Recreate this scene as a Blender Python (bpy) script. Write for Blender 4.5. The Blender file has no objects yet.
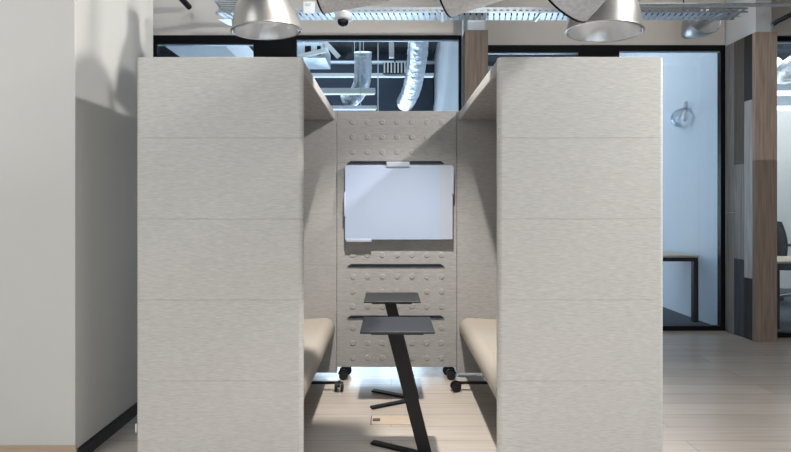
import bpy, bmesh, math, random
from mathutils import Vector, Matrix
random.seed(7)
PI = math.pi
sc = bpy.context.scene
COL = sc.collection

# ------------------------------------------------------------------ materials
def lin(c):
    c /= 255.0
    return c/12.92 if c <= .04045 else ((c+.055)/1.055)**2.4
def rgb(r, g, b): return (lin(r), lin(g), lin(b), 1)

def mat(name, col, rough=.6, metal=0, noise=0, nscale=(8, 8, 8), bump=0, emit=0, ecol=None, spec=.5, detail=4, bdist=.002):
    m = bpy.data.materials.new(name); m.use_nodes = True
    nt = m.node_tree; b = nt.nodes['Principled BSDF']
    b.inputs['Base Color'].default_value = col
    b.inputs['Roughness'].default_value = rough
    b.inputs['Metallic'].default_value = metal
    b.inputs['Specular IOR Level'].default_value = spec
    if noise or bump:
        tc = nt.nodes.new('ShaderNodeTexCoord'); mp = nt.nodes.new('ShaderNodeMapping')
        mp.inputs['Scale'].default_value = nscale
        nz = nt.nodes.new('ShaderNodeTexNoise'); nz.inputs['Scale'].default_value = 1; nz.inputs['Detail'].default_value = detail
        nt.links.new(tc.outputs['Object'], mp.inputs['Vector']); nt.links.new(mp.outputs['Vector'], nz.inputs['Vector'])
        if noise:
            mr = nt.nodes.new('ShaderNodeMapRange')
            mr.inputs['From Min'].default_value = .25; mr.inputs['From Max'].default_value = .75
            mr.inputs['To Min'].default_value = 1-noise; mr.inputs['To Max'].default_value = 1+noise
            mx = nt.nodes.new('ShaderNodeVectorMath'); mx.operation = 'SCALE'; mx.inputs[0].default_value = col[:3]
            nt.links.new(nz.outputs['Fac'], mr.inputs['Value']); nt.links.new(mr.outputs['Result'], mx.inputs['Scale'])
            nt.links.new(mx.outputs['Vector'], b.inputs['Base Color'])
        if bump:
            bp = nt.nodes.new('ShaderNodeBump'); bp.inputs['Strength'].default_value = bump; bp.inputs['Distance'].default_value = bdist
            nt.links.new(nz.outputs['Fac'], bp.inputs['Height']); nt.links.new(bp.outputs['Normal'], b.inputs['Normal'])
    if emit:
        b.inputs['Emission Color'].default_value = ecol or col; b.inputs['Emission Strength'].default_value = emit
    return m

def floor_mat():
    m = bpy.data.materials.new('oak_planks'); m.use_nodes = True
    nt = m.node_tree; b = nt.nodes['Principled BSDF']; L = nt.links.new; N = nt.nodes.new
    tc = N('ShaderNodeTexCoord')
    br = N('ShaderNodeTexBrick'); br.offset = .37; br.inputs['Scale'].default_value = 1
    br.inputs['Brick Width'].default_value = 1.7; br.inputs['Row Height'].default_value = .19
    br.inputs['Mortar Size'].default_value = .002; br.inputs['Mortar Smooth'].default_value = .2
    br.inputs['Color1'].default_value = rgb(190, 180, 170); br.inputs['Color2'].default_value = rgb(181, 171, 161)
    br.inputs['Mortar'].default_value = rgb(146, 135, 124)
    L(tc.outputs['Object'], br.inputs['Vector'])
    mp = N('ShaderNodeMapping'); mp.inputs['Scale'].default_value = (1.6, 34, 1)
    nz = N('ShaderNodeTexNoise'); nz.inputs['Scale'].default_value = 1; nz.inputs['Detail'].default_value = 5
    L(tc.outputs['Object'], mp.inputs['Vector']); L(mp.outputs['Vector'], nz.inputs['Vector'])
    mr = N('ShaderNodeMapRange'); mr.inputs['From Min'].default_value = .25; mr.inputs['From Max'].default_value = .75
    mr.inputs['To Min'].default_value = .9; mr.inputs['To Max'].default_value = 1.08
    L(nz.outputs['Fac'], mr.inputs['Value'])
    mx = N('ShaderNodeVectorMath'); mx.operation = 'SCALE'
    L(br.outputs['Color'], mx.inputs[0]); L(mr.outputs['Result'], mx.inputs['Scale']); L(mx.outputs['Vector'], b.inputs['Base Color'])
    b.inputs['Roughness'].default_value = .24
    return m

def glass_mat(name, tint, refl=.06):
    m = bpy.data.materials.new(name); m.use_nodes = True
    nt = m.node_tree; nt.nodes.clear(); N = nt.nodes.new; L = nt.links.new
    o = N('ShaderNodeOutputMaterial'); t = N('ShaderNodeBsdfTransparent'); t.inputs['Color'].default_value = tint
    g = N('ShaderNodeBsdfGlossy'); g.inputs['Roughness'].default_value = .01; g.inputs['Color'].default_value = (.9, .95, 1, 1)
    f = N('ShaderNodeFresnel'); f.inputs['IOR'].default_value = 1.45
    mx = N('ShaderNodeMixShader')
    L(f.outputs['Fac'], mx.inputs['Fac']); L(t.outputs['BSDF'], mx.inputs[1]); L(g.outputs['BSDF'], mx.inputs[2]); L(mx.outputs['Shader'], o.inputs['Surface'])
    return m

M = {}
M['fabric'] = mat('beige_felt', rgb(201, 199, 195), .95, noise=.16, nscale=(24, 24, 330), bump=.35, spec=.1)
M['fabric_shaded'] = mat('beige_felt_shaded', rgb(168, 166, 164), .95, noise=.16, nscale=(24, 24, 280), bump=.35, spec=.1)  # same felt as the outside, colour darkened for the shade inside the pod
M['seat'] = mat('seat_felt', rgb(168, 160, 150), .95, noise=.06, nscale=(120, 120, 120), bump=.3, spec=.1)
M['wall'] = mat('white_paint', rgb(208, 207, 203), .75, noise=.012, nscale=(3, 3, 3), spec=.3)
M['bulk'] = mat('grey_white_paint', rgb(201, 196, 190), .8, noise=.02, nscale=(3, 3, 3), spec=.25)
M['office_wall'] = mat('pale_office_paint', rgb(216, 220, 224), .8, noise=.01, nscale=(3, 3, 3), spec=.3)
M['ceil'] = mat('dark_slab', rgb(52, 56, 62), .9, noise=.12, nscale=(2, 2, 2))
M['floor'] = floor_mat()
M['carpet'] = mat('slate_carpet', rgb(84, 90, 98), .95, noise=.2, nscale=(60, 60, 60), bump=.5, spec=.1)
M['black'] = mat('black_powder_coat', rgb(13, 13, 14), .45, noise=.05, nscale=(30, 30, 30), spec=.3)
M['frame'] = mat('black_frame', rgb(11, 12, 14), .4, noise=.04, nscale=(20, 20, 20), spec=.2)
M['tabletop'] = mat('charcoal_laminate', rgb(40, 42, 46), .42, noise=.06, nscale=(60, 60, 60))
M['rubber'] = mat('black_rubber', rgb(20, 20, 22), .6, noise=.05, nscale=(40, 40, 40))
M['board'] = mat('white_board', rgb(176, 190, 215), .3, noise=.006, nscale=(60, 60, 60), bump=.03)
M['off_white'] = mat('off_white_board', rgb(180, 188, 203), .45, noise=.006, nscale=(40, 40, 40))
M['rail'] = mat('navy_black_rail', rgb(17, 24, 36), .4, noise=.05, nscale=(30, 30, 30))
M['alu'] = mat('spun_aluminium', rgb(166, 165, 163), .36, .8, noise=.06, nscale=(6, 6, 90), bump=.05)
M['alu_in'] = mat('bright_reflector', rgb(224, 226, 229), .25, .7, noise=.03, nscale=(8, 8, 60))
M['drum'] = mat('grey_drum', rgb(204, 206, 210), .7, 0, noise=.16, nscale=(50, 50, 50))
M['galv'] = mat('galvanised_steel', rgb(196, 204, 212), .38, .6, noise=.12, nscale=(30, 30, 30))
M['duct'] = mat('silver_foil', rgb(220, 224, 230), .3, .75, noise=.14, nscale=(14, 14, 14), bump=.9, bdist=.03)
M['insul'] = mat('foil_lagging', rgb(150, 147, 143), .5, .35, noise=.3, nscale=(10, 24, 24), bump=.6, bdist=.01)
M['white_plastic'] = mat('white_plastic', rgb(222, 222, 220), .4, noise=.01, nscale=(20, 20, 20))
M['paper'] = mat('card', rgb(226, 224, 221), .8, noise=.01, nscale=(20, 20, 20))
M['ink'] = mat('ink', rgb(90, 90, 94), .8, noise=.02, nscale=(20, 20, 20))
M['dome'] = mat('smoked_dome', rgb(12, 12, 14), .12, noise=.02, nscale=(20, 20, 20))
M['blackbase'] = mat('black_baseboard', rgb(44, 46, 50), .4, noise=.05, nscale=(30, 30, 30))
M['oaktrim'] = mat('oak_trim', rgb(190, 168, 145), .5, noise=.08, nscale=(3, 3, 40))
M['desk_oak'] = mat('oak_top', rgb(196, 178, 155), .45, noise=.08, nscale=(3, 40, 40))
M['oaklid'] = mat('oak_lid', rgb(205, 187, 165), .4, noise=.07, nscale=(3, 40, 3))
M['lamp'] = mat('lit_diffuser', rgb(235, 243, 255), .5, emit=.55, ecol=(.82, .92, 1, 1), noise=.005)
M['lamp_bright'] = mat('lit_tube', rgb(240, 245, 255), .5, emit=3.5, ecol=(.93, .97, 1, 1), noise=.005)
M['darkwall'] = mat('dark_navy_wall', rgb(58, 68, 82), .8, noise=.05, nscale=(3, 3, 3))
M['bulb'] = mat('frosted_bulb', rgb(240, 238, 232), .4, emit=.25, ecol=(1, .96, .9, 1), noise=.005)
M['daylight'] = mat('added_pane_glow', rgb(205, 225, 250), .3, emit=7.0, ecol=(.78, .9, 1, 1), noise=.005)  # added glow panes, put in to light the floor behind the pod
M['chair_black'] = mat('black_mesh_fabric', rgb(34, 36, 40), .8, noise=.1, nscale=(80, 80, 80))
M['chrome'] = mat('polished_chrome', rgb(210, 213, 217), .12, 1, noise=.02, nscale=(20, 20, 20))
M['glass'] = glass_mat('partition_glass', (.84, .89, .93, 1))
M['seal'] = mat('clear_seal', rgb(150, 172, 190), .3, noise=.02, nscale=(20, 20, 20))
M['clear'] = glass_mat('clear_globe_glass', (.99, .995, 1, 1))
def wood(name, c, n=.3): return mat(name, c, .65, noise=n, nscale=(48, 48, 2.4), bump=.15, detail=6, spec=.25)
M['w_front_up'] = wood('weathered_oak', rgb(172, 153, 139))
M['w_front_lo'] = wood('brown_oak', rgb(136, 120, 108))
M['w_center'] = wood('grey_brown_oak', rgb(100, 89, 81))
M['w_reflect'] = wood('oak_dark_reflection', rgb(74, 74, 78))  # dark reflection low on the column side, put into the plank colour
M['w_dark'] = wood('charred_oak', rgb(54, 50, 48))
M['w_mid'] = wood('umber_oak', rgb(100, 92, 82))
M['w_grey'] = wood('silver_oak', rgb(146, 142, 139))
M['w_pale'] = wood('pale_grey_oak', rgb(182, 180, 179))

# ------------------------------------------------------------------ mesh builder
class MB:
    def __init__(self): self.v = []; self.f = []; self.mi = []; self.cur = 0
    def add(self, vs, fs):
        o = len(self.v); self.v += [Vector(p) for p in vs]
        for f in fs: self.f.append([i+o for i in f]); self.mi.append(self.cur)
        return self
    def box(self, x0, x1, y0, y1, z0, z1):
        return self.add([(x0,y0,z0),(x1,y0,z0),(x1,y1,z0),(x0,y1,z0),(x0,y0,z1),(x1,y0,z1),(x1,y1,z1),(x0,y1,z1)],
            [(0,3,2,1),(4,5,6,7),(0,1,5,4),(1,2,6,5),(2,3,7,6),(3,0,4,7)])
    def loops(self, rings, cap0=True, cap1=True):
        """closed rings of equal length, skinned one to the next"""
        n = len(rings[0]); vs = [p for r in rings for p in r]; fs = []
        for k in range(len(rings)-1):
            for i in range(n):
                j = (i+1) % n
                fs.append((k*n+i, k*n+j, (k+1)*n+j, (k+1)*n+i))
        if cap0: fs.append(tuple(reversed(range(n))))
        if cap1: fs.append(tuple(range((len(rings)-1)*n, len(rings)*n)))
        return self.add(vs, fs)
    def rbox(self, x0, x1, y0, y1, z0, z1, r=.01, b=.004, seg=4):
        """box with rounded vertical corners and a small bevel top and bottom"""
        def ring(d, z):
            pts = []
            rr = max(r-d, .0005)
            for cx, cy, a0 in ((x1-d-rr, y1-d-rr, 0), (x0+d+rr, y1-d-rr, PI/2), (x0+d+rr, y0+d+rr, PI), (x1-d-rr, y0+d+rr, 1.5*PI)):
                for i in range(seg+1):
                    a = a0+PI/2*i/seg
                    pts.append((cx+rr*math.cos(a), cy+rr*math.sin(a), z))
            return pts
        rings = []
        for i in range(4): a = PI/2*i/3; rings.append(ring(b*(1-math.sin(a)), z0+b*(1-math.cos(a))))
        for i in range(4): a = PI/2*i/3; rings.append(ring(b*(1-math.cos(a)), z1-b*(1-math.sin(a))))
        return self.loops(rings)
    def prism(self, poly, axis, a, b):
        """polygon (ccw) swept along axis 'x','y' or 'z' from a to b"""
        def P(p, t): return {'x': (t, p[0], p[1]), 'y': (p[0], t, p[1]), 'z': (p[0], p[1], t)}[axis]
        r0 = [P(p, a) for p in poly]; r1 = [P(p, b) for p in poly]
        return self.loops([r0, r1])
    def lathe(self, prof, n=48, origin=(0,0,0), mtx=None, cap=False):
        rings = []
        for r, z in prof:
            ring = []
            for i in range(n):
                a = 2*PI*i/n; p = Vector((r*math.cos(a), r*math.sin(a), z))
                if mtx is not None: p = mtx @ p
                ring.append(p+Vector(origin))
            rings.append(ring)
        return self.loops(rings, cap, cap)
    def cyl(self, p0, p1, r, n=20, r1=None):
        p0 = Vector(p0); p1 = Vector(p1); d = (p1-p0).normalized()
        q = d.to_track_quat('Z', 'Y').to_matrix()
        rings = []
        for p, rr in ((p0, r), (p1, r if r1 is None else r1)):
            rings.append([p+q @ Vector((rr*math.cos(2*PI*i/n), rr*math.sin(2*PI*i/n), 0)) for i in range(n)])
        return self.loops(rings)
    def bar(self, p0, p1, w, h, up=(0,0,1)):
        """rectangular bar, w across, h along up"""
        p0 = Vector(p0); p1 = Vector(p1); d = (p1-p0).normalized()
        s = d.cross(Vector(up)).normalized(); u = s.cross(d).normalized()
        def R(p): return [p+s*a*w/2+u*b*h/2 for a, b in ((-1,-1),(1,-1),(1,1),(-1,1))]
        return self.loops([R(p0), R(p1)])
    def sweep(self, pts, rad, n=20, cap=True):
        pts = [Vector(p) for p in pts]; rings = []; prev = None
        for i, p in enumerate(pts):
            d = (pts[min(i+1, len(pts)-1)]-pts[max(i-1, 0)]).normalized()
            if prev is None:
                a = Vector((0,0,1)) if abs(d.z) < .9 else Vector((1,0,0))
                u = d.cross(a).normalized()
            else:
                u = (prev-d*prev.dot(d)).normalized()
            w = d.cross(u); prev = u
            r = rad(i) if callable(rad) else rad
            rings.append([p+u*r*math.cos(2*PI*k/n)+w*r*math.sin(2*PI*k/n) for k in range(n)])
        return self.loops(rings, cap, cap)
    def build(self, name, m, parent=None, smooth=True, ang=35, at=None):
        o0 = Vector(at) if at is not None else Vector((0,0,0))
        me = bpy.data.meshes.new(name)
        me.from_pydata([tuple(p-o0) for p in self.v], [], self.f)
        ms = m if isinstance(m, (list, tuple)) else [m]
        for x in ms: me.materials.append(x)
        for p, k in zip(me.polygons, self.mi): p.material_index = k; p.use_smooth = smooth
        bm = bmesh.new(); bm.from_mesh(me); bmesh.ops.recalc_face_normals(bm, faces=bm.faces); bm.to_mesh(me); bm.free()
        if smooth: me.set_sharp_from_angle(angle=math.radians(ang))
        o = bpy.data.objects.new(name, me); COL.objects.link(o)
        o.location = o0
        if name in ('side_panel', 'back_panel', 'felt_panel', 'canopy', 'backrest', 'board', 'table_top'):
            wn = o.modifiers.new('WeightedNormal', 'WEIGHTED_NORMAL'); wn.keep_sharp = True; wn.weight = 90
        if parent is not None: o.parent = parent
        return o

def smooth_path(pts, n=10):
    P = [Vector(p) for p in pts]; out = []
    for i in range(len(P)-1):
        a = P[max(i-1, 0)]; b = P[i]; c = P[i+1]; d = P[min(i+2, len(P)-1)]
        for k in range(n):
            t = k/n
            out.append(.5*((2*b)+(c-a)*t+(2*a-5*b+4*c-d)*t*t+(3*b-a-3*c+d)*t**3))
    out.append(P[-1]); return out

def tag(o, label, cat, group=None, kind=None):
    o['label'] = label; o['category'] = cat
    if group: o['group'] = group
    if kind: o['kind'] = kind
    return o
def thing(name, label, cat, loc=(0,0,0), group=None, rot=(0,0,0)):
    o = bpy.data.objects.new(name, None); COL.objects.link(o); o.location = loc; o.rotation_euler = rot
    o.empty_display_size = .1
    return tag(o, label, cat, group)
def struct(mb, name, m, label, cat, smooth=False):
    o = mb.build(name, m, None, smooth=smooth); o['kind'] = 'structure'; o['label'] = label; o['category'] = cat
    return o
def copy_tree(o, parent=None):
    c = o.copy(); COL.objects.link(c)
    if parent is not None: c.parent = parent
    for ch in list(o.children): copy_tree(ch, c)
    return c

# ------------------------------------------------------------------ scales taken from the place
YF, YB = 2.635, 4.147            # front of the pod, inside face of its rear
F = 527.0
def pt(px, py, Y): return Vector(((px-391)*Y/F, Y, 1.36-(py-205)*Y/F))
H = 4.0                          # slab height
YL, YR = 5.43, 5.73              # glass lines of left and right offices

# ------------------------------------------------------------------ the setting
XL, XR, YN, YE = -6.0, 8.0, -5.0, 10.0
b = MB(); b.box(XL, XR, YN, YL+.02, -.1, 0); b.box(.96, 3.61, YL+.02, YR+.02, -.1, 0)
struct(b, 'floor', M['floor'], 'pale oak plank floor of the open office', 'floor')
b = MB(); b.box(XL, .96, YL+.02, YE, -.1, 0); b.box(.96, 3.61, YR+.02, YE, -.1, 0); b.box(3.61, XR, YL+.02, YE, -.1, 0)
struct(b, 'floor_carpet', M['carpet'], 'dark slate carpet floor behind the glass partitions', 'floor')
b = MB(); b.box(XL, XR, YN, YE, H, H+.12)
struct(b, 'ceiling', M['ceil'], 'dark exposed concrete slab over the whole office', 'ceiling')

# left wall block with its two skirtings
b = MB(); b.rbox(XL+.15, -1.66, 2.77, 3.68, .005, H-.005, .004, .001)
struct(b, 'wall_left', M['wall'], 'white painted wall block at the left of the pod', 'wall')
b = MB(); b.box(XL+.16, -1.648, 2.756, 2.769, 0, .097)
struct(b, 'baseboard_front', M['oaktrim'], 'light oak baseboard along the front of the white wall', 'baseboard')
b = MB(); b.box(-1.659, -1.645, 2.77, 3.68, 0, .066); b.box(-1.659, -1.651, 2.77, 3.68, .066, .073)
struct(b, 'baseboard_left', M['blackbase'], 'black baseboard along the side of the white wall block', 'baseboard')

# outer walls of the floor, the one behind with three added windows for frontal fill
b = MB(); b.box(XL-.15, XL, YN, YE, 0, H); struct(b, 'wall_outer_left', M['wall'], 'white outer wall far to the left', 'wall')
b = MB(); b.box(XR, XR+.15, YN, YE, 0, H); struct(b, 'wall_right', M['wall'], 'white outer wall far to the right', 'wall')
b = MB(); b.box(XL, XR, YE, YE+.15, 0, H); struct(b, 'wall_far', M['office_wall'], 'pale end wall of the glazed offices', 'wall')
wins = [(-4.6, -1.4), (-.8, 2.4), (3.0, 6.2)]
b = MB(); b.box(XL, XR, YN-.15, YN, 0, .5); b.box(XL, XR, YN-.15, YN, 3.3, H)
xs = [XL]+[x for w in wins for x in w]+[XR]
for i in range(0, len(xs), 2): b.box(xs[i], xs[i+1], YN-.15, YN, .5, 3.3)
struct(b, 'wall_near', M['wall'], 'white window wall behind the viewer', 'wall')
for k, (a, c) in enumerate(wins):
    b = MB()
    for x in (a, (a+c)/2-.03, c-.06): b.box(x, x+.06, YN-.1, YN-.04, .5, 3.3)
    for z in (.5, 3.24): b.box(a, c, YN-.1, YN-.04, z, z+.06)
    w = struct(b, 'window_%d' % (k+6), M['frame'], ['first', 'middle', 'last'][k]+' added window in the wall behind the viewer', 'window')
    g = MB(); g.box(a+.06, c-.06, YN-.075, YN-.07, .56, 3.24); g.build('glass_pane', M['clear'], w, smooth=False)

YA = 9.2
b = MB(); b.box(XL, .735, YA, YA+.1, 0, H); struct(b, 'wall_office', M['darkwall'], 'dark navy end wall of the left office', 'wall')
# bulkheads over the glass
b = MB(); b.box(XL, .73, YL-.02, YL+.1, 3.1, H)
struct(b, 'wall_back', M['bulk'], 'grey white bulkhead over the left glass partition', 'wall')
b = MB(); b.box(.956, 3.618, YR-.02, YR+.1, 3.09, H)
struct(b, 'wall_back_right', M['bulk'], 'grey white bulkhead over the right glass partition', 'wall')
b = MB(); b.box(3.832, XR, YL-.02, YL+.1, 3.1, H)
struct(b, 'wall_back_far_right', M['bulk'], 'grey white bulkhead over the far right glass partition', 'wall')
# party walls between the offices, timber clad at their ends
b = MB(); b.box(.76, .93, 5.22, YE, 3.085, H); b.box(.74, .944, 5.26, YE, 0, 3.085)
struct(b, 'wall_centre', M['office_wall'], 'pale party wall behind the central timber column', 'wall')
b = MB(); b.box(3.635, 3.79, 5.25, YE, 3.085, H); b.box(3.635, 3.815, 5.30, YE, 0, 3.085)
struct(b, 'wall_fin', M['office_wall'], 'pale party wall behind the right timber column', 'wall')
b = MB(); b.box(.728, .954, 5.18, 5.255, 0, 3.08); b.box(.728, .739, 5.255, YL-.03, 0, 3.08); b.box(.945, .954, 5.255, YR-.03, 0, 3.08)
struct(b, 'column_centre', M['w_center'], 'narrow grey brown timber column behind the pod', 'column')
b = MB()
yf = 5.23; x0, x1 = 3.62, 3.832
def plank(mi, xa, xb, ya, yb, za, zb):
    b.cur = mi; b.box(xa, xb, ya, yb, za+.0015, zb-.0015)
plank(0, x0, x1, yf, yf+.05, 1.807, 3.08); plank(1, x0, x1, yf, yf+.05, 0, 1.807)
ya, yb2, yc = yf+.051, 5.40, 5.56
for (s0, s1, segs) in ((ya, yb2, [(0, .62, 2), (.62, 2.42, 5), (2.42, 3.08, 2)]),
                       (yb2+.002, yc, [(0, .80, 6), (.80, 1.78, 4), (1.78, 3.08, 3)]),
                       (yc+.002, YR-.03, [(0, 1.28, 4), (1.28, 3.08, 4)])):
    for (za, zb, mi) in segs: plank(mi, x0, x0+.013, s0, s1, za, zb)
plank(1, 3.817, x1, ya, YL-.03, 0, 3.08)
struct(b, 'column_right', [M['w_front_up'], M['w_front_lo'], M['w_dark'], M['w_mid'], M['w_grey'], M['w_pale'], M['w_reflect']],
       'right timber column clad in mixed brown, black and silver planks', 'column')

# glass partitions: black frames, each with its pane
def partition(n, xa, xb, Y, ztop, label, top=.05, side=.035, joints=()):
    f = MB()
    f.box(xa, xb, Y-.03, Y+.03, ztop-top, ztop); f.box(xa, xb, Y-.03, Y+.03, 0, .05)
    f.box(xa, xa+side, Y-.03, Y+.03, .05, ztop-top); f.box(xb-side, xb, Y-.03, Y+.03, .05, ztop-top)
    w = struct(f, 'window_%d' % n, M['frame'], label, 'window')
    g = MB(); g.box(xa+side, xb-side, Y-.005, Y+.005, .05, ztop-top); g.build('glass_pane', M['glass'], w, smooth=False)
    s = MB(); s.box(xa+side, xb-side, Y-.012, Y+.012, ztop-top-.014, ztop-top-.001)
    for x in joints: s.box(x-.005, x+.005, Y-.008, Y+.008, .05, ztop-top-.014)
    s.build('glazing_seal', M['seal'], w, smooth=False)
    return w
partition(1, -2.46, -1.35, YL, 3.1, 'black framed glass panel between the white wall and wide black post', top=.085, side=.06)
partition(2, -1.0, .726, YL, 3.1, 'black framed office glass above the middle of the pod', top=.04, side=.03, joints=(-.134,))
partition(3, .958, 2.06, YR, 3.09, 'black framed glass right of the central timber column', top=.075, side=.03)
partition(4, 2.42, 3.617, YR, 3.09, 'tall black framed glass left of the right timber column', top=.06, side=.05)
partition(5, 3.834, 7.9, YL, 3.09, 'black framed glass at the far right edge', top=.05, side=.02)
b = MB(); b.box(-1.35, -1.0, YL-.035, YL+.035, 0, 3.1); struct(b, 'trim_1', M['frame'], 'wide black post in the left glass partition', 'trim')
b = MB(); b.box(2.06, 2.42, YR-.035, YR+.035, 0, 3.09); struct(b, 'trim_2', M['frame'], 'wide black post in the right glass partition', 'trim')
b = MB(); b.box(XL, -2.46, YL-.03, YL+.03, 0, 3.1); struct(b, 'trim_3', M['frame'], 'black panel left of the left glass panel', 'trim')
# added glowing windows in the office end walls, brightening the floor behind the pod
for n, (xa, xb) in enumerate(((-3.4, -1.5), (-1.3, .6), (1.2, 3.3), (4.2, 7.2))):
    f = MB(); z0, z1 = .35, 2.45; YE_ = YA if n < 2 else YE
    f.box(xa, xb, YE_-.06, YE_-.002, z0, z0+.06); f.box(xa, xb, YE_-.06, YE_-.002, z1-.06, z1)
    for x in (xa, (xa+xb)/2-.03, xb-.06): f.box(x, x+.06, YE_-.06, YE_-.002, z0+.06, z1-.06)
    w = struct(f, 'window_%d' % (n+9), M['frame'], ['first', 'second', 'third', 'fourth'][n]+' added glowing window in the end wall of the offices', 'window')
    g = MB(); g.box(xa+.06, xb-.06, YE_-.03, YE_-.01, z0+.06, z1-.06); g.build('glass_pane', M['daylight'], w, smooth=False)
# pale soffit in the left office
b = MB(); b.box(-2.62, -1.92, 5.6, 9.0, 3.2, 3.5); struct(b, 'ceiling_soffit', M['office_wall'], 'pale plaster soffit inside the left office', 'ceiling')

# ------------------------------------------------------------------ the pod: two high back sofas
MOD = .405
def panel_modules(b, x0, x1, y0, y1, zt, zb, r, bev):
    z = zt
    while z > zb+.01:
        zz = max(z-MOD, zb)
        b.rbox(x0, x1, y0, y1, zz+(.0004 if zz > zb+.01 else 0), z-(.0004 if z < zt-.01 else 0), r, bev); z = zz
    b.box(x0+.008, x1-.008, y0+.008, y1-.008, zb+.02, zt-.02)
def caster(parent, x, y, zt, ang):
    """twin wheel caster with its stem on the floor at x, y; zt is the top of the stem"""
    c = MB(); u = Vector((math.cos(ang), math.sin(ang), 0)); s = Vector((-u.y, u.x, 0)); R = .034
    p = Vector((x, y, R))
    c.cyl((x-u.x*.02, y-u.y*.02, R+.02), (x-u.x*.02, y-u.y*.02, zt), .008, 12)
    hood = []
    for i in range(9):
        a = PI*.05+PI*.9*i/8; hood.append(p+u*math.cos(a)*(R+.006)+Vector((0, 0, math.sin(a)*(R+.006))))
    for q0, q1 in zip(hood, hood[1:]): c.bar(q0, q1, .020, .006, up=(s.x, s.y, 0) if False else ((q0+q1)/2-p))
    o = c.build('caster', M['black'], parent, at=(x, y, 0) if False else None)
    for sg in (-1, 1):
        w = MB(); w.cyl(p+s*sg*.012, p+s*sg*.030, R, 24); w.cyl(p+s*sg*.030, p+s*sg*.033, R*.55, 18)
        w.build('wheel', M['rubber'], o)
    return o

def sofa(sx, xin, xout, label):
    """sx = side of the aisle (-1 left, +1 right); xin aisle edge, xout outer face"""
    lo, hi = min(xin, xout), max(xin, xout)
    root = thing('high_back_sofa', label, 'sofa', (0, 0, 0), 'high back sofas of the meeting pod')
    T = .065; zt = 2.10
    b = MB(); panel_modules(b, lo, hi, YF, YF+T, zt, .05, .022, .0011)
    b.build('side_panel', M['fabric'], root)
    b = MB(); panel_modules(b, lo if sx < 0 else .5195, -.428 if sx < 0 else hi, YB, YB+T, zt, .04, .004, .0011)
    b.build('side_panel', M['fabric_shaded'], root)
    xa, xb = (lo, lo+T) if sx < 0 else (hi-T, hi)
    b = MB(); panel_modules(b, xa, xb, YF+T+.001, YB-.001, zt, .05, .006, .0011)
    b.build('back_panel', M['fabric'], root)
    ca, cb = (lo+T+.001, hi) if sx < 0 else (lo, hi-T-.001)
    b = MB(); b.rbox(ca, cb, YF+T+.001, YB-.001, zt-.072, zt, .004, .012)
    b.build('canopy', M['fabric_shaded'], root)
    # seat cushion, rounded nose to the aisle
    z0, z1 = .335, .472; prof = []
    n0 = xin+sx*.0
    R1, R2 = .072, .045
    for i in range(9):
        a = -PI/2+PI/2*i/8; prof.append((-(R2)+R2*math.cos(a), z0+R2+R2*math.sin(a)))
    for i in range(9):
        a = PI/2*i/8; prof.append((-R1+R1*math.cos(a), z1-R1+R1*math.sin(a)))
    depth = abs(xout-xin)-T-.06
    for i in range(9): prof.append((-depth*(.12+.88*i/8), z1-.012*math.sin(PI*i/8)))
    prof.append((-depth, z0))
    poly = [(n0-sx*p, z) for p, z in prof]
    b = MB(); b.prism(poly, 'y', YF+T+.003, YB-.003)
    b.build('seat', M['seat'], root, ang=50)
    ba, bb = (lo+T+.001, lo+T+.058) if sx < 0 else (hi-T-.058, hi-T-.001)
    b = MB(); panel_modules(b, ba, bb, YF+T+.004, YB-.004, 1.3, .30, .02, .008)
    b.build('backrest', M['fabric_shaded'], root)
    # base bars on casters, one near each end
    for y in (3.0, 3.86):
        e = xin+sx*(.14 if y < 3.5 else -.052)
        b = MB(); b.box(min(e, xout-sx*.03), max(e, xout-sx*.03), y-.012, y+.012, .052, .066)
        for x in (xin+sx*.25, xout-sx*.12): b.box(x-.012, x+.012, y-.012, y+.012, .066, .335)
        bar = b.build('base_bar', M['black'], root, smooth=False)
        caster(bar, e-sx*.012+0, y-.01, .062, PI/2 if sx < 0 else PI*.05)
        caster(bar, xout-sx*.10, y, .062, .6)
    return root
XI_L, XI_R = -.443, .537
left = sofa(-1, XI_L, -1.276, 'beige felt high back sofa beside the white wall block')
right = sofa(1, XI_R, 1.367, 'beige felt high back sofa nearest the right timber column')
b = MB(); b.box(-1.283, -1.2765, YF+.008, YF+.012, .22, .262); b.build('care_tag', M['white_plastic'], left, smooth=False)

# ------------------------------------------------------------------ media wall closing the rear
mw = thing('media_wall', 'grey beige dimpled felt wall panel closing the rear of the pod', 'screen', (.047, YB+.03, 0))
def wpart(mb, name, m, parent=mw, smooth=True, ang=35): 
    o = mb.build(name, m, None, smooth=smooth, ang=ang); o.parent = parent; o.matrix_parent_inverse = Matrix.Translation(-Vector(parent.location)); return o
b = MB(); panel_modules(b, -.4255, .517, YB, YB+.055, 2.10, .085, .004, .0018)
for k in range(5):
    zt = 2.10-MOD*k
    for r in range(3):
        z = zt-.087-r*.118
        for c in range(7):
            x = (352.7-391)/127.1+c*.1165
            q = Matrix.Rotation(PI/2, 3, 'X')
            b.lathe([(.021, -.002), (.021, .002), (.019, .0040), (.001, .0046)], 18, (x, YB, z), q)
wpart(b, 'felt_panel', M['fabric_shaded'])
for k in (1, 2, 3, 4):
    z = 2.10-MOD*k
    b = MB(); b.prism([(-.345, z-.011), (.42, z-.011), (.39, z+.011), (-.315, z+.011)], 'y', YB-.007, YB+.01)
    wpart(b, 'slot_rail', M['rail'], smooth=False)
b = MB(); b.box(-.415, .51, YB+.02, YB+.04, .0865, .11); foot = wpart(b, 'base_rail', M['black'], smooth=False)
def mcaster(x, y, a):
    o = caster(None, x, y, .088, a); o.parent = foot
mcaster(-.372, YB-.03, .1); mcaster(.47, YB-.03, PI-.1); mcaster(-.36, YB+.09, .5); mcaster(.46, YB+.09, 2.4)

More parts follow.
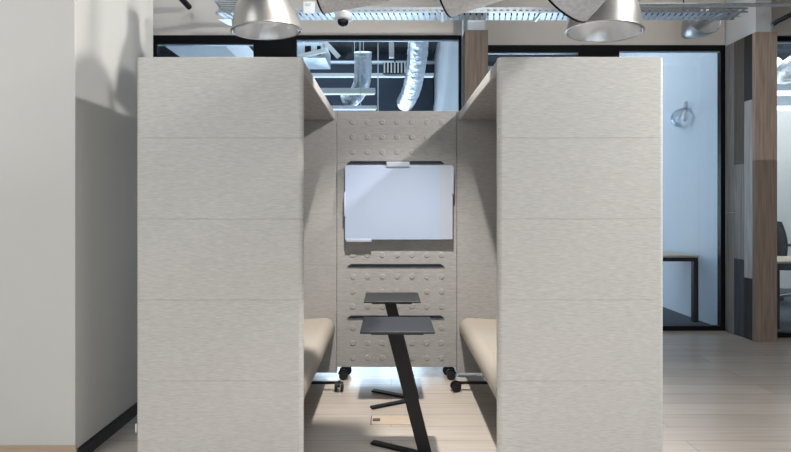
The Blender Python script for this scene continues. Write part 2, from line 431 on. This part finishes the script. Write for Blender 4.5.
# white board with its clips, leaning on the media wall's rail
wb = thing('whiteboard', 'blank white board fixed to the rear of the pod', 'whiteboard', (.06, 4.11, 1.088))
def bpart(mb, name, m, smooth=True): return wpart(mb, name, m, wb, smooth)
b = MB(); b.rbox(-.358, .478, 4.098, 4.132, 1.09, 1.668, .003, .003); bpart(b, 'board', M['board'])
b = MB(); b.box(.383, .4785, 4.0955, 4.0975, 1.094, 1.664); bpart(b, 'pale_strip', M['off_white'], False)  # thin strip along the right edge, less blue than the board
b = MB(); b.rbox(-.035, .145, 4.090, 4.137, 1.655, 1.697, .004, .003); bpart(b, 'clip', M['off_white'])
b = MB(); b.rbox(.4705, .4885, 4.090, 4.137, 1.445, 1.655, .004, .003); bpart(b, 'clip', M['off_white'])
b = MB(); b.rbox(-.35, -.15, 4.090, 4.137, 1.072, 1.096, .004, .003); bpart(b, 'clip', M['off_white'])
b = MB(); b.rbox(-.3665, -.352, 4.090, 4.137, 1.27, 1.46, .004, .003); bpart(b, 'clip', M['off_white'])

# ------------------------------------------------------------------ two cantilever side tables
ZT = .72
def side_table(label):
    t = thing('side_table', label, 'table', (0, 0, 0), 'black cantilever side tables')
    b = MB(); b.rbox(-.19, .19, -.18, .18, ZT-.012, ZT, .006, .003); b.build('table_top', M['tabletop'], t)
    b = MB(); b.rbox(-.135, .135, -.14, .14, ZT-.026, ZT-.0125, .004, .002); b.build('mounting_plate', M['black'], t)
    b = MB()
    b.prism([(-.058, ZT-.027), (.022, ZT-.027), (.19, 0.012), (.118, 0.012)], 'y', -.009, .009)
    b.build('leg', M['black'], t, smooth=False)
    for ty in (.165, -.165):
        b = MB(); b.bar((.155, .0+math.copysign(.012, ty), .008), (-.14, ty, .008), .042, .012); b.build('foot', M['black'], t, smooth=False)
    return t
t1 = side_table('black slanted leg side table nearest the front of the pod'); t1.location = (.033, 2.84, 0)
t2 = copy_tree(t1); t2.location = (.008, 3.68, 0); t2['label'] = 'black slanted leg side table standing behind the other, near the whiteboard'

# floor box with its oak lid
fb = thing('floor_box', 'oak lidded power box set into the floor behind the front table', 'floor box', (.06, 3.33, 0))
b = MB(); b.rbox(-.125, .20, 3.265, 3.39, .0005, .004, .003, .001); wpart(b, 'lid', M['oaklid'], fb)
b = MB(); b.box(-.128, -.122, 3.262, 3.393, .0005, .005); wpart(b, 'edge_strip', M['ink'], fb, False)
b = MB(); b.rbox(-.116, -.068, 3.305, 3.345, .004, .007, .003, .001); b.box(-.106, -.096, 3.315, 3.335, .007, .0085); b.box(-.088, -.078, 3.315, 3.335, .007, .0085); wpart(b, 'cable_outlet', M['ink'], fb)

# ------------------------------------------------------------------ lamps and ceiling services
def bell_lamp(label, group='spun aluminium bell lamps'):
    """rim at z = 0, axis up"""
    r = thing('bell_lamp', label, 'lamp', (0, 0, 0), group)
    out = [(.207, 0), (.204, .012), (.198, .05), (.186, .1), (.168, .15), (.145, .2), (.117, .25), (.088, .29), (.068, .318), (.06, .33)]
    inn = [(.0555, .326), (.063, .314), (.083, .286), (.112, .246), (.14, .196), (.163, .146), (.181, .097), (.193, .05), (.199, .012), (.2015, 0)]
    b = MB(); b.lathe(out, 64); b.build('shade', M['alu'], r, ang=60)
    b = MB(); b.lathe(inn, 64); b.build('reflector', M['alu_in'], r, ang=60)
    b = MB(); b.lathe([(.2005, .001), (.205, -.004), (.2115, .0), (.2115, .006), (.207, .010), (.2035, .008)], 64); b.build('rim', M['alu'], r, ang=60)
    b = MB(); b.lathe([(.062, .318), (.062, .43), (.055, .45), (.02, .462), (.001, .463)], 32); b.build('neck', M['alu'], r)
    b = MB(); b.lathe([(.001, .15), (.03, .156), (.05, .178), (.056, .205), (.046, .245), (.028, .29), (.02, .33), (.001, .33)], 28); b.build('bulb', M['bulb'], r, ang=70)
    return r
lampA = bell_lamp('spun aluminium bell pendant above the left sofa'); lampA.location = (-.754, 3.2, 2.415); lampA.rotation_euler = (math.radians(4.5), math.radians(-3.5), 0)
c = MB(); c.cyl((0, 0, .46), (0, 0, H-2.415-.01), .006, 10); c.build('cord', M['black'], lampA)
lampB = copy_tree(lampA); lampB['label'] = 'spun aluminium bell pendant above the right sofa'
lampB.location = (1.211, 3.0, 2.345); lampB.rotation_euler = (math.radians(2.5), math.radians(3.4), 0)
for ch in lampB.children:
    if ch.name.startswith('cord'): ch.scale = (1, 1, (H-2.36)/(H-2.43))
# a third one tipped up behind the cable tray
lampC = bell_lamp('upturned aluminium bell lamp below the cable tray at right'); lampC.location = pt(704, 18, 5.27); lampC.scale = (.85, .85, .85)
for ch in list(lampC.children):
    if ch.name.split('.')[0] in ('neck', 'bulb'): bpy.data.objects.remove(ch)
lampC.rotation_euler = Vector((-.10, .95, -.26)).to_track_quat('Z', 'Y').to_euler()
bpy.context.view_layer.update()
p = lampC.matrix_basis @ Vector((0, 0, .33)); q = lampC.matrix_basis @ Vector((0, 0, .30))
b = MB(); b.lathe([(.001, .325), (.06, .325), (.06, .336), (.001, .338)], 24); b.build('cap', M['alu'], lampC)
stemC = MB(); stemC.sweep(smooth_path([p, p+Vector((0, .03, 0)), p+Vector((0, .05, .05)), p+Vector((0, .05, .4)), (p.x, p.y+.05, H)], 6), .007, 10)
oC = stemC.build('stem', M['black'], None); oC.parent = lampC; oC.matrix_parent_inverse = lampC.matrix_basis.inverted()

# drum lamps hung from the slab
def drum(label, px, py, Y, ax, L=.36):
    r = thing('drum_lamp', label, 'lamp', pt(px, py, Y), 'grey drum lamps under the slab')
    r.rotation_euler = Vector(ax).normalized().to_track_quat('Z', 'Y').to_euler()
    R = 31*Y/F
    b = MB(); b.lathe([(R*.985, .004), (R, .006), (R, L-.012), (R*.96, L), (.001, L)], 56); b.build('drum_body', M['drum'], r)
    b = MB(); b.lathe([(R*.95, .0), (R*1.012, .0), (R*1.012, .009), (R*.95, .009), (R*.95, 0)], 56); b.build('rim', M['frame'], r)
    b = MB(); b.lathe([(R*.95, .004), (R*.9, .08), (R*.6, .16), (.001, .18)], 48); b.build('reflector', M['alu_in'], r)
    bpy.context.view_layer.update()
    mid = r.matrix_basis @ Vector((0, 0, L*.55))
    s = MB(); s.cyl(mid+Vector((0, 0, R*.3)), (mid.x, mid.y, H-.02), .011, 12); s.cyl((mid.x, mid.y, H-.02), (mid.x, mid.y, H), .05, 20)
    o = s.build('stem', M['black'], None); o.parent = r; o.matrix_parent_inverse = r.matrix_basis.inverted()
    return r
drum('grey drum lamp hanging near the security camera', 317, -18, 2.75, (.995, -.11, .15))
drum('grey drum lamp hanging left of the central timber column', 442.6, -14, 2.7, (.90, -.40, .17))
drum('grey drum lamp overlapping the right bell pendant', 563, 1, 2.5, (.48, -.68, .55))

# cable tray along the bulkhead
ct = thing('cable_tray', 'galvanised perforated cable tray along the bulkhead', 'cable tray', (.9, 5.0, 3.15))
tx0, tx1, ty0, ty1, tz = -1.6, 3.32, 4.9, 5.1, 3.15
b = MB(); step = .055; n = int((tx1-tx0)/step)
for i in range(n):
    x = tx0+i*step
    b.bar((x, ty0+.004, tz), (x+.035, ty1-.004, tz), .040, .0022)
b.box(tx0, tx1, ty0, ty0+.012, tz-.001, tz+.002); b.box(tx0, tx1, ty1-.012, ty1, tz-.001, tz+.002); b.box(tx0, tx1, 4.992, 5.008, tz-.001, tz+.002)
wpart(b, 'tray_bed', M['galv'], ct, False)
for y in (ty0, ty1-.002):
    b = MB(); b.box(tx0, tx1, y, y+.002, tz+.002, tz+.014); b.box(tx0, tx1, y, y+.002, tz+.03, tz+.045)
    m = int((tx1-tx0)/.03)
    for i in range(m):
        if i % 2 == 0: b.box(tx0+i*.03, tx0+i*.03+.03, y, y+.002, tz+.014, tz+.03)
    b.box(tx0, tx1, y-.004 if y > 5 else y, y+.002 if y > 5 else y+.006, tz+.045, tz+.048)
    wpart(b, 'side_rail', M['galv'], ct, False)
b = MB(); b.prism([(tx0-.01, ty0+.01), (tx0+.11, ty0+.01), (tx0+.02, ty1-.06), (tx0-.01+.1, ty1-.05)][:2]+[(tx0+.07, ty1-.02), (tx0+.04, ty1-.02)], 'z', tz-.06, tz-.057)
wpart(b, 'end_flap', M['galv'], ct, False)
for x in (-1.3, -.4, .5, 1.4, 2.2, 3.1):
    b = MB(); b.box(x-.012, x+.012, ty0-.01, ty1+.01, tz-.012, tz-.0015)
    hg = wpart(b, 'hanger', M['galv'], ct, False)
    for y in (ty0-.008, ty1+.008):
        b = MB(); b.cyl((x, y, tz-.012), (x, y, H), .004, 8); o = b.build('rod', M['galv']); o.parent = hg; o.matrix_parent_inverse = Matrix.Translation(-Vector(ct.location))
b = MB(); b.box(.46, .485, 4.86, 4.875, 3.05, 3.19); b.box(.44, .50, 4.86, 4.885, 3.14, 3.16); wpart(b, 'bracket', M['galv'], ct, False)
# cables lying in the tray
for k, (y, r_, mm) in enumerate(((4.94, .014, 'ink'), (4.98, .012, 'rubber'), (5.03, .016, 'white_plastic'))):
    pts = smooth_path([(tx0+.1+(tx1-tx0-.2)*i/10, y+random.uniform(-.015, .015), tz+.003+r_) for i in range(11)], 4)
    b = MB(); b.sweep(pts, r_, 8)
    tag(b.build('cable', M[mm]), ['slate cable lying at the front of the tray', 'black cable lying in the middle of the tray', 'white cable lying at the rear of the tray'][k], 'cable', 'cables in the tray')
# short cross tray at the left
cr = thing('cross_tray', 'short perforated galvanised tray crossing above the left bell pendant', 'cable tray', (-1.5, 4.6, 3.28))
b = MB()
for i in range(12):
    y = 4.62+i*.05; b.bar((-1.66, y, 3.275), (-1.36, y+.02, 3.275), .026, .003)
b.box(-1.66, -1.645, 4.6, 5.22, 3.272, 3.278); b.box(-1.375, -1.36, 4.6, 5.22, 3.272, 3.278); wpart(b, 'tray_bed', M['galv'], cr, False)
b = MB(); b.box(-1.72, -1.30, 5.16, 5.20, 3.24, 3.262)
for x in (-1.70, -1.32): b.cyl((x, 5.18, 3.262), (x, 5.18, H), .004, 8)
wpart(b, 'hanger', M['galv'], cr, False)

# security camera under the tray
cam_t = thing('security_camera', 'white dome security camera with a black eye under the cable tray', 'camera', (-.436, 4.79, 3.12))
cx_, cy_ = (343-391)*4.79/F, 4.79
b = MB(); b.lathe([(.001, 3.1040), (.068, 3.1040), (.073, 3.0970), (.073, 3.0590), (.068, 3.0450), (.052, 3.0370), (.001, 3.0370)], 32, (cx_, cy_, 0)); wpart(b, 'housing', M['white_plastic'], cam_t)
b = MB(); b.lathe([(.050, 3.0400), (.050, 3.0270), (.045, 3.0070), (.032, 2.9910), (.015, 2.9830), (.001, 2.9815)], 28, (cx_, cy_, 0)); wpart(b, 'dome', M['dome'], cam_t, True)
for sg in (-1, 1):
    b = MB(); b.rbox(cx_+sg*.0785-.0075, cx_+sg*.0785+.0075, cy_-.012, cy_+.012, 3.0370, 3.0670, .004, .003); wpart(b, 'bracket', M['white_plastic'], cam_t)
b = MB(); b.cyl((cx_, cy_+.03, 3.1040), (cx_, cy_+.03, H-.001), .005, 10); wpart(b, 'conduit', M['white_plastic'], cam_t)
# card hung from the tray
tagc = thing('tray_card', 'small white printed card clipped to the cable tray', 'sign', tuple(pt(309, 2, 4.86)))
p0 = pt(303.5, 1.5, 4.86); p1 = pt(315, 13.5, 4.86)
b = MB(); b.box(p0.x, p1.x, 4.86, 4.863, p1.z, p0.z); wpart(b, 'card', M['paper'], tagc, False)
b = MB()
for i, w in enumerate((.7, .55)):
    zz = p0.z-.022-.013*i; b.box(p0.x+.012, p0.x+.012+(p1.x-p0.x-.024)*w, 4.859, 4.8598, zz-.003, zz)
wpart(b, 'printed_line', M['ink'], tagc, False)
for xx in (p0.x+.03, p1.x-.042):
    b = MB(); b.box(xx, xx+.012, 4.8632, 4.8995, p0.z-.02, p0.z-.008); wpart(b, 'clip', M['black'], tagc, False)

# lagged duct and pipe at the upper right
du = thing('lagged_duct', 'foil lagged grey duct running above the cable tray at right', 'duct', (3.2, 4.62, 3.21))
pts = [(1.95+i*.06, 4.62, 3.265+.002*math.sin(i*1.7)) for i in range(75)]
b = MB(); b.sweep(pts, lambda i: .1+.003*math.sin(i*2.1), 24); wpart(b, 'lagging', M['insul'], du)
b = MB(); b.cyl((1.9, 4.74, 3.16), (6.2, 4.74, 3.16), .016, 14); 
tag(b.build('conduit_pipe', M['galv']), 'thin galvanised conduit below the lagged duct', 'pipe')
for x in (2.2, 3.4, 4.6):
    b = MB()
    b.lathe([(.106, -.012), (.106, .012)], 28, (x, 4.62, 3.265), Matrix.Rotation(PI/2, 3, 'Y')); b.cyl((x, 4.62, 3.37), (x, 4.62, H), .006, 8)
    wpart(b, 'hanger', M['galv'], du)
b = MB(); b.sweep(smooth_path([pt(772, 25, 4.95), pt(778, 21, 4.93), pt(786, 17, 4.9), pt(800, 9, 4.88), pt(815, -12, 4.85), pt(830, -60, 4.85), (pt(832, 0, 4.85).x, 4.85, H)], 6), .022, 12)
tag(b.build('flexible_hose', M['rail']), 'dark blue flexible hose at the upper right corner', 'hose')
b = MB(); q0 = pt(172, -12, 5.0); q1 = pt(189, 7, 5.35); b.cyl(q0, q1, .03, 16)
tag(b.build('ceiling_strut', M['frame']), 'black slanting rod over the left glass panel', 'rod')

# ------------------------------------------------------------------ inside the left office
def flex_duct(label, pts, r):
    P = smooth_path(pts, 14)
    b = MB(); b.sweep(P, lambda i: r*(1+.03*math.sin(i*1.9)+.02*math.sin(i*.7)), 24)
    o = b.build('flexible_duct', M['duct'], ang=70)
    for q in (P[len(P)//4], P[3*len(P)//4]):
        b = MB(); b.cyl((q.x, q.y+r*1.1, q.z), (q.x, q.y+r*1.1, H), .004, 8); b.build('hanger', M['galv'], o)
    return tag(o, label, 'duct', 'silver flexible ducts in the left office')
flex_duct('long silver flexible duct running down beside the pale office wall', [pt(419, 30, 6.2), pt(417, 60, 6.7), pt(413, 84, 7.2), pt(409, 96, 7.5), pt(405, 103, 7.75)], .125)
flex_duct('bent silver flexible duct above the left sofa canopy', [pt(363, 52, 7.0), pt(363, 72, 7.1), pt(361, 86, 7.25), pt(354, 97, 7.35), pt(345, 102, 7.4)], .115)
def linear(label, xa, xb, py, Y, h=5):
    z = pt(0, py, Y).z; w = h*Y/F
    t = thing('linear_light', label, 'ceiling light', ((xa+xb)/2, Y, z), 'linear lights in the left office')
    b = MB(); b.box(xa, xb, Y-.035, Y+.035, z-w/2+.012, z+w/2); wpart(b, 'housing', M['white_plastic'], t, False)
    b = MB(); b.box(xa+.01, xb-.01, Y-.03, Y+.03, z-w/2, z-w/2+.011); wpart(b, 'diffuser', M['lamp'], t, False)
    for x in (xa+.2, xb-.2):
        b = MB(); b.cyl((x, Y, z+w/2), (x, Y, H), .004, 8); wpart(b, 'wire', M['galv'], t)
    return t
linear('uppermost thin linear light crossing both glass panes', -1.5, .64, 75.5, 7.9, 3.6)
linear('middle linear light ending at the glass joint', -1.7, -.20, 91.5, 6.70, 6)
linear('lowest linear light just over the pod rear', -1.6, -.18, 108, 6.6, 4)
b = MB(); b.box(-1.6, .7, 8.4, 8.46, pt(0, 62, 8.4).z-.02, pt(0, 62, 8.4).z+.02); b.cyl((-1.3, 8.43, 3.5), (-1.3, 8.43, H), .006, 8); b.cyl((.4, 8.43, 3.5), (.4, 8.43, H), .006, 8)
tag(b.build('support_rail', M['galv']), 'thin steel rail high across the left office', 'rail')
# fan coil and grille
fc = thing('fan_coil', 'grey fan coil unit high in the left office behind the glass', 'fan coil', (-1.2, 7.2, 3.4))
p0 = pt(296, 46, 7.0); p1 = pt(333, 60, 7.0)
b = MB(); b.rbox(p0.x, p1.x-.1, 7.0, 7.6, p1.z+.03, p0.z+.05, .01, .006); wpart(b, 'casing', M['galv'], fc)
b = MB(); b.bar((p1.x-.12, 6.98, p0.z+.06), (p1.x+.08, 6.98, p1.z+.03), .03, .06); b.bar((p0.x, 6.96, p1.z+.02), (p1.x-.08, 6.9, p1.z+.10), .05, .05); wpart(b, 'strap', M['white_plastic'], fc, False)
b = MB(); b.box(p0.x+.12, p0.x+.2, 6.985, 6.999, p1.z+.06, p0.z); wpart(b, 'access_panel', M['frame'], fc, False)
b = MB(); b.box(p0.x+.28, p0.x+.33, 6.985, 6.999, p1.z+.06, p0.z); wpart(b, 'access_panel', M['frame'], fc, False)
for x in (p0.x+.05, p1.x-.16):
    b = MB(); b.cyl((x, 7.3, p0.z+.05), (x, 7.3, H), .006, 8); wpart(b, 'hanger', M['galv'], fc)
gr = thing('air_grille', 'white slotted air grille between the two silver ducts', 'grille', tuple(pt(394, 67, 7.75)))
p0 = pt(383, 62, 7.75); p1 = pt(407, 72, 7.75)
b = MB(); b.box(p0.x, p1.x, 7.79, 7.86, p1.z, p0.z); b.cyl(((p0.x+p1.x)/2, 7.82, p0.z), ((p0.x+p1.x)/2, 7.82, H), .01, 8); wpart(b, 'backing', M['frame'], gr, False)
b = MB()
for i in range(7):
    x = p0.x+(p1.x-p0.x)*(i+.2)/7; b.box(x, x+.022, 7.76, 7.789, p1.z, p0.z)
wpart(b, 'louvre', M['white_plastic'], gr, False)
bx = pt(389, 42, 6.6); by = pt(394, 57, 6.6)
b = MB(); b.rbox(bx.x, by.x, 6.6, 6.68, by.z, bx.z, .005, .004); b.cyl(((bx.x+by.x)/2, 6.64, bx.z), ((bx.x+by.x)/2, 6.64, H), .008, 8)
tag(b.build('junction_box', M['white_plastic']), 'slim white junction box left of the long silver duct', 'junction box')
b = MB(); b.box(.47, .70, 5.8, 6.1, 3.34, 3.42); b.box(.50, .53, 6.0, 6.03, 3.42, H); b.box(.62, .65, 6.0, 6.03, 3.42, H)
tag(b.build('air_diffuser', M['white_plastic']), 'white slot diffuser against the pale office wall', 'diffuser')

# ------------------------------------------------------------------ right offices
def desk(label, x0, x1, y0, y1, zt, side_frames=True):
    t = thing('office_desk', label, 'desk', ((x0+x1)/2, (y0+y1)/2, 0), 'black framed oak topped desks')
    b = MB(); b.rbox(x0, x1, y0, y1, zt-.024, zt, .004, .003); wpart(b, 'desk_top', M['desk_oak'], t)
    b = MB()
    b.box(x0+.01, x1-.01, y0+.01, y0+.06, zt-.07, zt-.025); b.box(x0+.01, x1-.01, y1-.06, y1-.01, zt-.07, zt-.025)
    wpart(b, 'apron', M['frame'], t, False)
    for x in (x0+.005, x1-.06):
        for y in (y0+.01, y1-.065):
            if y > y0+.02 and x > x0+.02: x = x1-.9
            b = MB(); b.box(x, x+.055, y, y+.055, 0, zt-.071); wpart(b, 'leg', M['frame'], t, False)
    return t
desk('black framed oak desk behind the tall right glass', 1.9, 3.57, 6.1, 6.75, .775)
desk('black framed oak desk behind the far right glass', 4.19, 6.2, 5.75, 6.35, .745)
gl = thing('guessed_globe', 'guessed clear glass globe hung behind the tall right glass', 'lamp', tuple(pt(686, 118, 6.5)))
g = pt(686, 118, 6.5)  # guessed globe for the faint pale shape in the tall right glass
b = MB(); prof = [(.001, -.15)]+[(.17*math.sin(PI*i/14), -.13*math.cos(PI*i/14)) for i in range(1, 14)]+[(.03, .135)]
b.lathe(prof, 36, g); wpart(b, 'globe', M['clear'], gl, ang=80) if False else wpart(b, 'globe', M['clear'], gl)
b = MB(); b.cyl(g+Vector((0, 0, .12)), g+Vector((0, 0, .2)), .035, 16); wpart(b, 'cap', M['white_plastic'], gl)
b = MB(); b.cyl(g+Vector((0, 0, .2)), (g.x, g.y, H), .003, 8); wpart(b, 'cord', M['white_plastic'], gl)
b = MB(); b.lathe([(.001, -.04), (.03, -.03), (.04, 0), (.03, .05), (.015, .1), (.001, .12)], 16, g); wpart(b, 'bulb', M['white_plastic'], gl)

def chair(label, loc, rz):
    t = thing('office_chair', label, 'chair', loc, None, (0, 0, rz))
    b = MB(); b.rbox(-.24, .24, -.23, .24, .44, .51, .08, .03); b.build('seat', M['chair_black'], t, ang=60)
    rings = []
    for i in range(9):
        z = .56+.44*i/8; w = .22+.02*math.sin(PI*i/8); y = .24+.05*(i/8)**1.5-.02*math.sin(PI*i/8)
        rings.append([(-w, y+.03, z), (-w*.5, y+.005, z), (0, y-.005, z), (w*.5, y+.005, z), (w, y+.03, z), (w, y+.06, z), (w*.5, y+.035, z), (0, y+.025, z), (-w*.5, y+.035, z), (-w, y+.06, z)])
    b = MB(); b.loops(rings); b.build('backrest', M['chair_black'], t, ang=60)
    b = MB(); b.bar((0, .1, .43), (0, .29, .43), .06, .03); b.bar((0, .29, .42), (0, .30, .72), .06, .025, up=(0, 1, 0)); b.build('back_support', M['black'], t, smooth=False)
    b = MB(); b.cyl((0, 0, .12), (0, 0, .43), .028, 20); b.cyl((0, 0, .40), (0, 0, .44), .09, 20); b.build('column', M['chrome'], t)
    for sx in (-1, 1):
        b = MB(); b.sweep(smooth_path([(sx*.22, .05, .45), (sx*.29, .05, .47), (sx*.30, .05, .6), (sx*.29, .05, .68)], 6), .016, 10); b.rbox(sx*.29-.04, sx*.29+.04, -.12, .13, .68, .71, .03, .01); b.build('armrest', M['black'], t)
    base = MB(); cs = []
    for k in range(5):
        a = 2*PI*k/5+.3; base.bar((.03*math.cos(a), .03*math.sin(a), .135), (.30*math.cos(a), .30*math.sin(a), .085), .045, .03); cs.append(a)
    bo = base.build('star_base', M['chrome'], t, smooth=False)
    for a in cs:
        w = MB(); x, y = .29*math.cos(a), .29*math.sin(a); w.cyl((x-.02*math.sin(a), y+.02*math.cos(a), .03), (x+.02*math.sin(a), y-.02*math.cos(a), .03), .03, 18); w.cyl((x, y, .03), (x, y, .08), .008, 8)
        w.build('caster', M['rubber'], bo)
    return t
chair('black office chair on a chrome star base at the far right', (5.56, 7.15, 0), math.radians(80)).scale = (1.1, 1.1, 1.14)
# far right office ceiling lights and duct
for k, (py, Y) in enumerate(((93, 7.2), (108, 7.6))):
    z = pt(0, py, Y).z
    t = thing('tube_light', ['upper bright tube light behind the far right glass', 'lower bright tube light behind the far right glass'][k], 'ceiling light', (5.9, Y, z), 'tube lights in the far right office')
    b = MB(); b.box(4.3, 7.4, Y-.04, Y+.04, z-.028, z+.02); wpart(b, 'tube', M['lamp_bright'], t, False)
    for x in (4.6, 7.1):
        b = MB(); b.cyl((x, Y, z+.02), (x, Y, H), .004, 8); wpart(b, 'wire', M['galv'], t)
b = MB(); b.sweep(smooth_path([pt(772, 66, 7.6), pt(783, 74, 6.9), pt(795, 66, 6.4), pt(815, 62, 6.1)], 12), lambda i: .13*(1+.03*math.sin(i*1.9)), 24)
dd = tag(b.build('flexible_duct', M['duct'], ang=70), 'silver flexible duct behind the far right glass', 'duct')
q = pt(783, 74, 6.9); b = MB(); b.cyl((q.x, q.y+.15, q.z), (q.x, q.y+.15, H), .004, 8); b.build('hanger', M['galv'], dd)
b = MB(); b.box(3.85, 7.95, 8.6, 8.7, 0, 2.95); struct(b, 'wall_screen', M['white_plastic'], 'pale wall inside the far right office', 'wall')

# ------------------------------------------------------------------ light
def area(name, loc, target, sx, sy, power, col):
    l = bpy.data.lights.new(name, 'AREA'); l.shape = 'RECTANGLE'; l.size = sx; l.size_y = sy; l.energy = power; l.color = col
    o = bpy.data.objects.new(name, l); COL.objects.link(o); o.location = loc
    o.rotation_euler = (Vector(target)-Vector(loc)).to_track_quat('-Z', 'Y').to_euler(); return o
def bulb(name, loc, r, power, col):
    l = bpy.data.lights.new(name, 'POINT'); l.shadow_soft_size = r; l.energy = power; l.color = col
    o = bpy.data.objects.new(name, l); COL.objects.link(o); o.location = loc; return o
def spot(name, loc, target, r, power, col, cone, blend):
    l = bpy.data.lights.new(name, 'SPOT'); l.shadow_soft_size = r; l.energy = power; l.color = col; l.spot_size = math.radians(cone); l.spot_blend = blend
    o = bpy.data.objects.new(name, l); COL.objects.link(o); o.location = loc
    o.rotation_euler = (Vector(target)-Vector(loc)).to_track_quat('-Z', 'Y').to_euler(); return o
for k, (a, c) in enumerate(wins):
    area('window_daylight', ((a+c)/2, YN-.2, 1.9), ((a+c)/2, 5, 1.5), c-a, 2.7, 44, (.82, .93, 1))  # added fill from behind the viewer, set at the added windows
spot('aisle_ceiling_lamp', (.05, 2.66, 3.86), (.05, 2.9, 0), .05, 640, (1, .955, .89), 68, .5)
spot('side_ceiling_lamp', (2.6, 2.3, 3.86), (-.7, 3.5, 1.5), .11, 440, (1, .97, .93), 95, .5)
spot('right_floor_fill', (2.2, 2.2, 3.9), (2.0, 2.4, 0), .2, 210, (1, .975, .955), 62, .9)  # added spot to brighten the near floor at right, no fitting there
for x, p_ in ((-3.2, 95), (3.2, 76)): area('ceiling_panel_front', (x, .1, 3.97), (x, .1, 0), 2, 1.6, p_, (1, .99, .985))
area('rear_ceiling_fill', (0, -4.3, 3.97), (0, -4.3, 0), 4, 1, 40, (1, .98, .96))  # added ambient fill behind the viewer, no ceiling panel there
spot('wall_fill', (2.75, 1.3, 3.86), (-1.66, 3.15, 2.75), .1, 300, (1, .985, .96), 30, .5)  # added spot to lift the upper side of the left wall block
area('right_bulkhead_fill', (2.3, 5.0, 3.97), (2.3, 5.0, 0), 2, .3, 10, (1, .97, .94))  # added fill to brighten the right bulkhead
area('left_bulkhead_fill', (-2.0, 4.75, 3.97), (-2.0, 4.75, 0), 1.5, .4, 9, (.93, .96, 1))  # added fill to brighten the left bulkhead
area('office_left_light', (-1.2, 7.4, 3.97), (-1.2, 7.4, 0), 2.5, 3, 60, (.8, .91, 1))
area('office_right_light', (2.3, 7.6, 3.97), (2.3, 7.6, 0), 2, 3, 50, (.84, .93, 1))
area('office_far_right_light', (5.6, 7.0, 3.97), (5.6, 7.0, 0), 2.5, 2.5, 125, (1, .985, .94))
cl = area('rear_floor_fill', (-.1, 4.72, 3.97), (-.1, 4.72, 0), 2.0, .3, 14, (.78, .9, 1)); cl.data.spread = math.radians(75)  # added cool fill for the floor behind the pod
for L_ in (lampA, lampB):
    o = bulb('bell_lamp_glow', (0, 0, 0), .03, .12, (1, .96, .9)); o.location = L_.matrix_basis @ Vector((0, 0, .12)) if False else Vector(L_.location)+Vector((0, 0, .13))

w = bpy.data.worlds.new('World'); sc.world = w; w.use_nodes = True
bg = w.node_tree.nodes['Background']; bg.inputs['Color'].default_value = (.8, .9, 1, 1); bg.inputs['Strength'].default_value = .5

# ------------------------------------------------------------------ camera
cam = bpy.data.cameras.new('Camera'); co = bpy.data.objects.new('Camera', cam); COL.objects.link(co)
co.location = (0, 0, 1.36); co.rotation_euler = (PI/2, 0, 0)
cam.sensor_fit = 'HORIZONTAL'; cam.sensor_width = 36; cam.lens = F/791*36
cam.shift_x = 4.5/791; cam.shift_y = -21/791; cam.clip_start = .05
sc.camera = co
sc.view_settings.view_transform = 'Standard'; sc.view_settings.look = 'None'
sc.view_settings.exposure = .1; sc.view_settings.gamma = 1; sc.view_settings.use_curve_mapping = False
sc.cycles.use_denoising = True
sc.cycles.max_bounces = 10; sc.cycles.diffuse_bounces = 5; sc.cycles.transparent_max_bounces = 16
sc.cycles.sample_clamp_indirect = 6
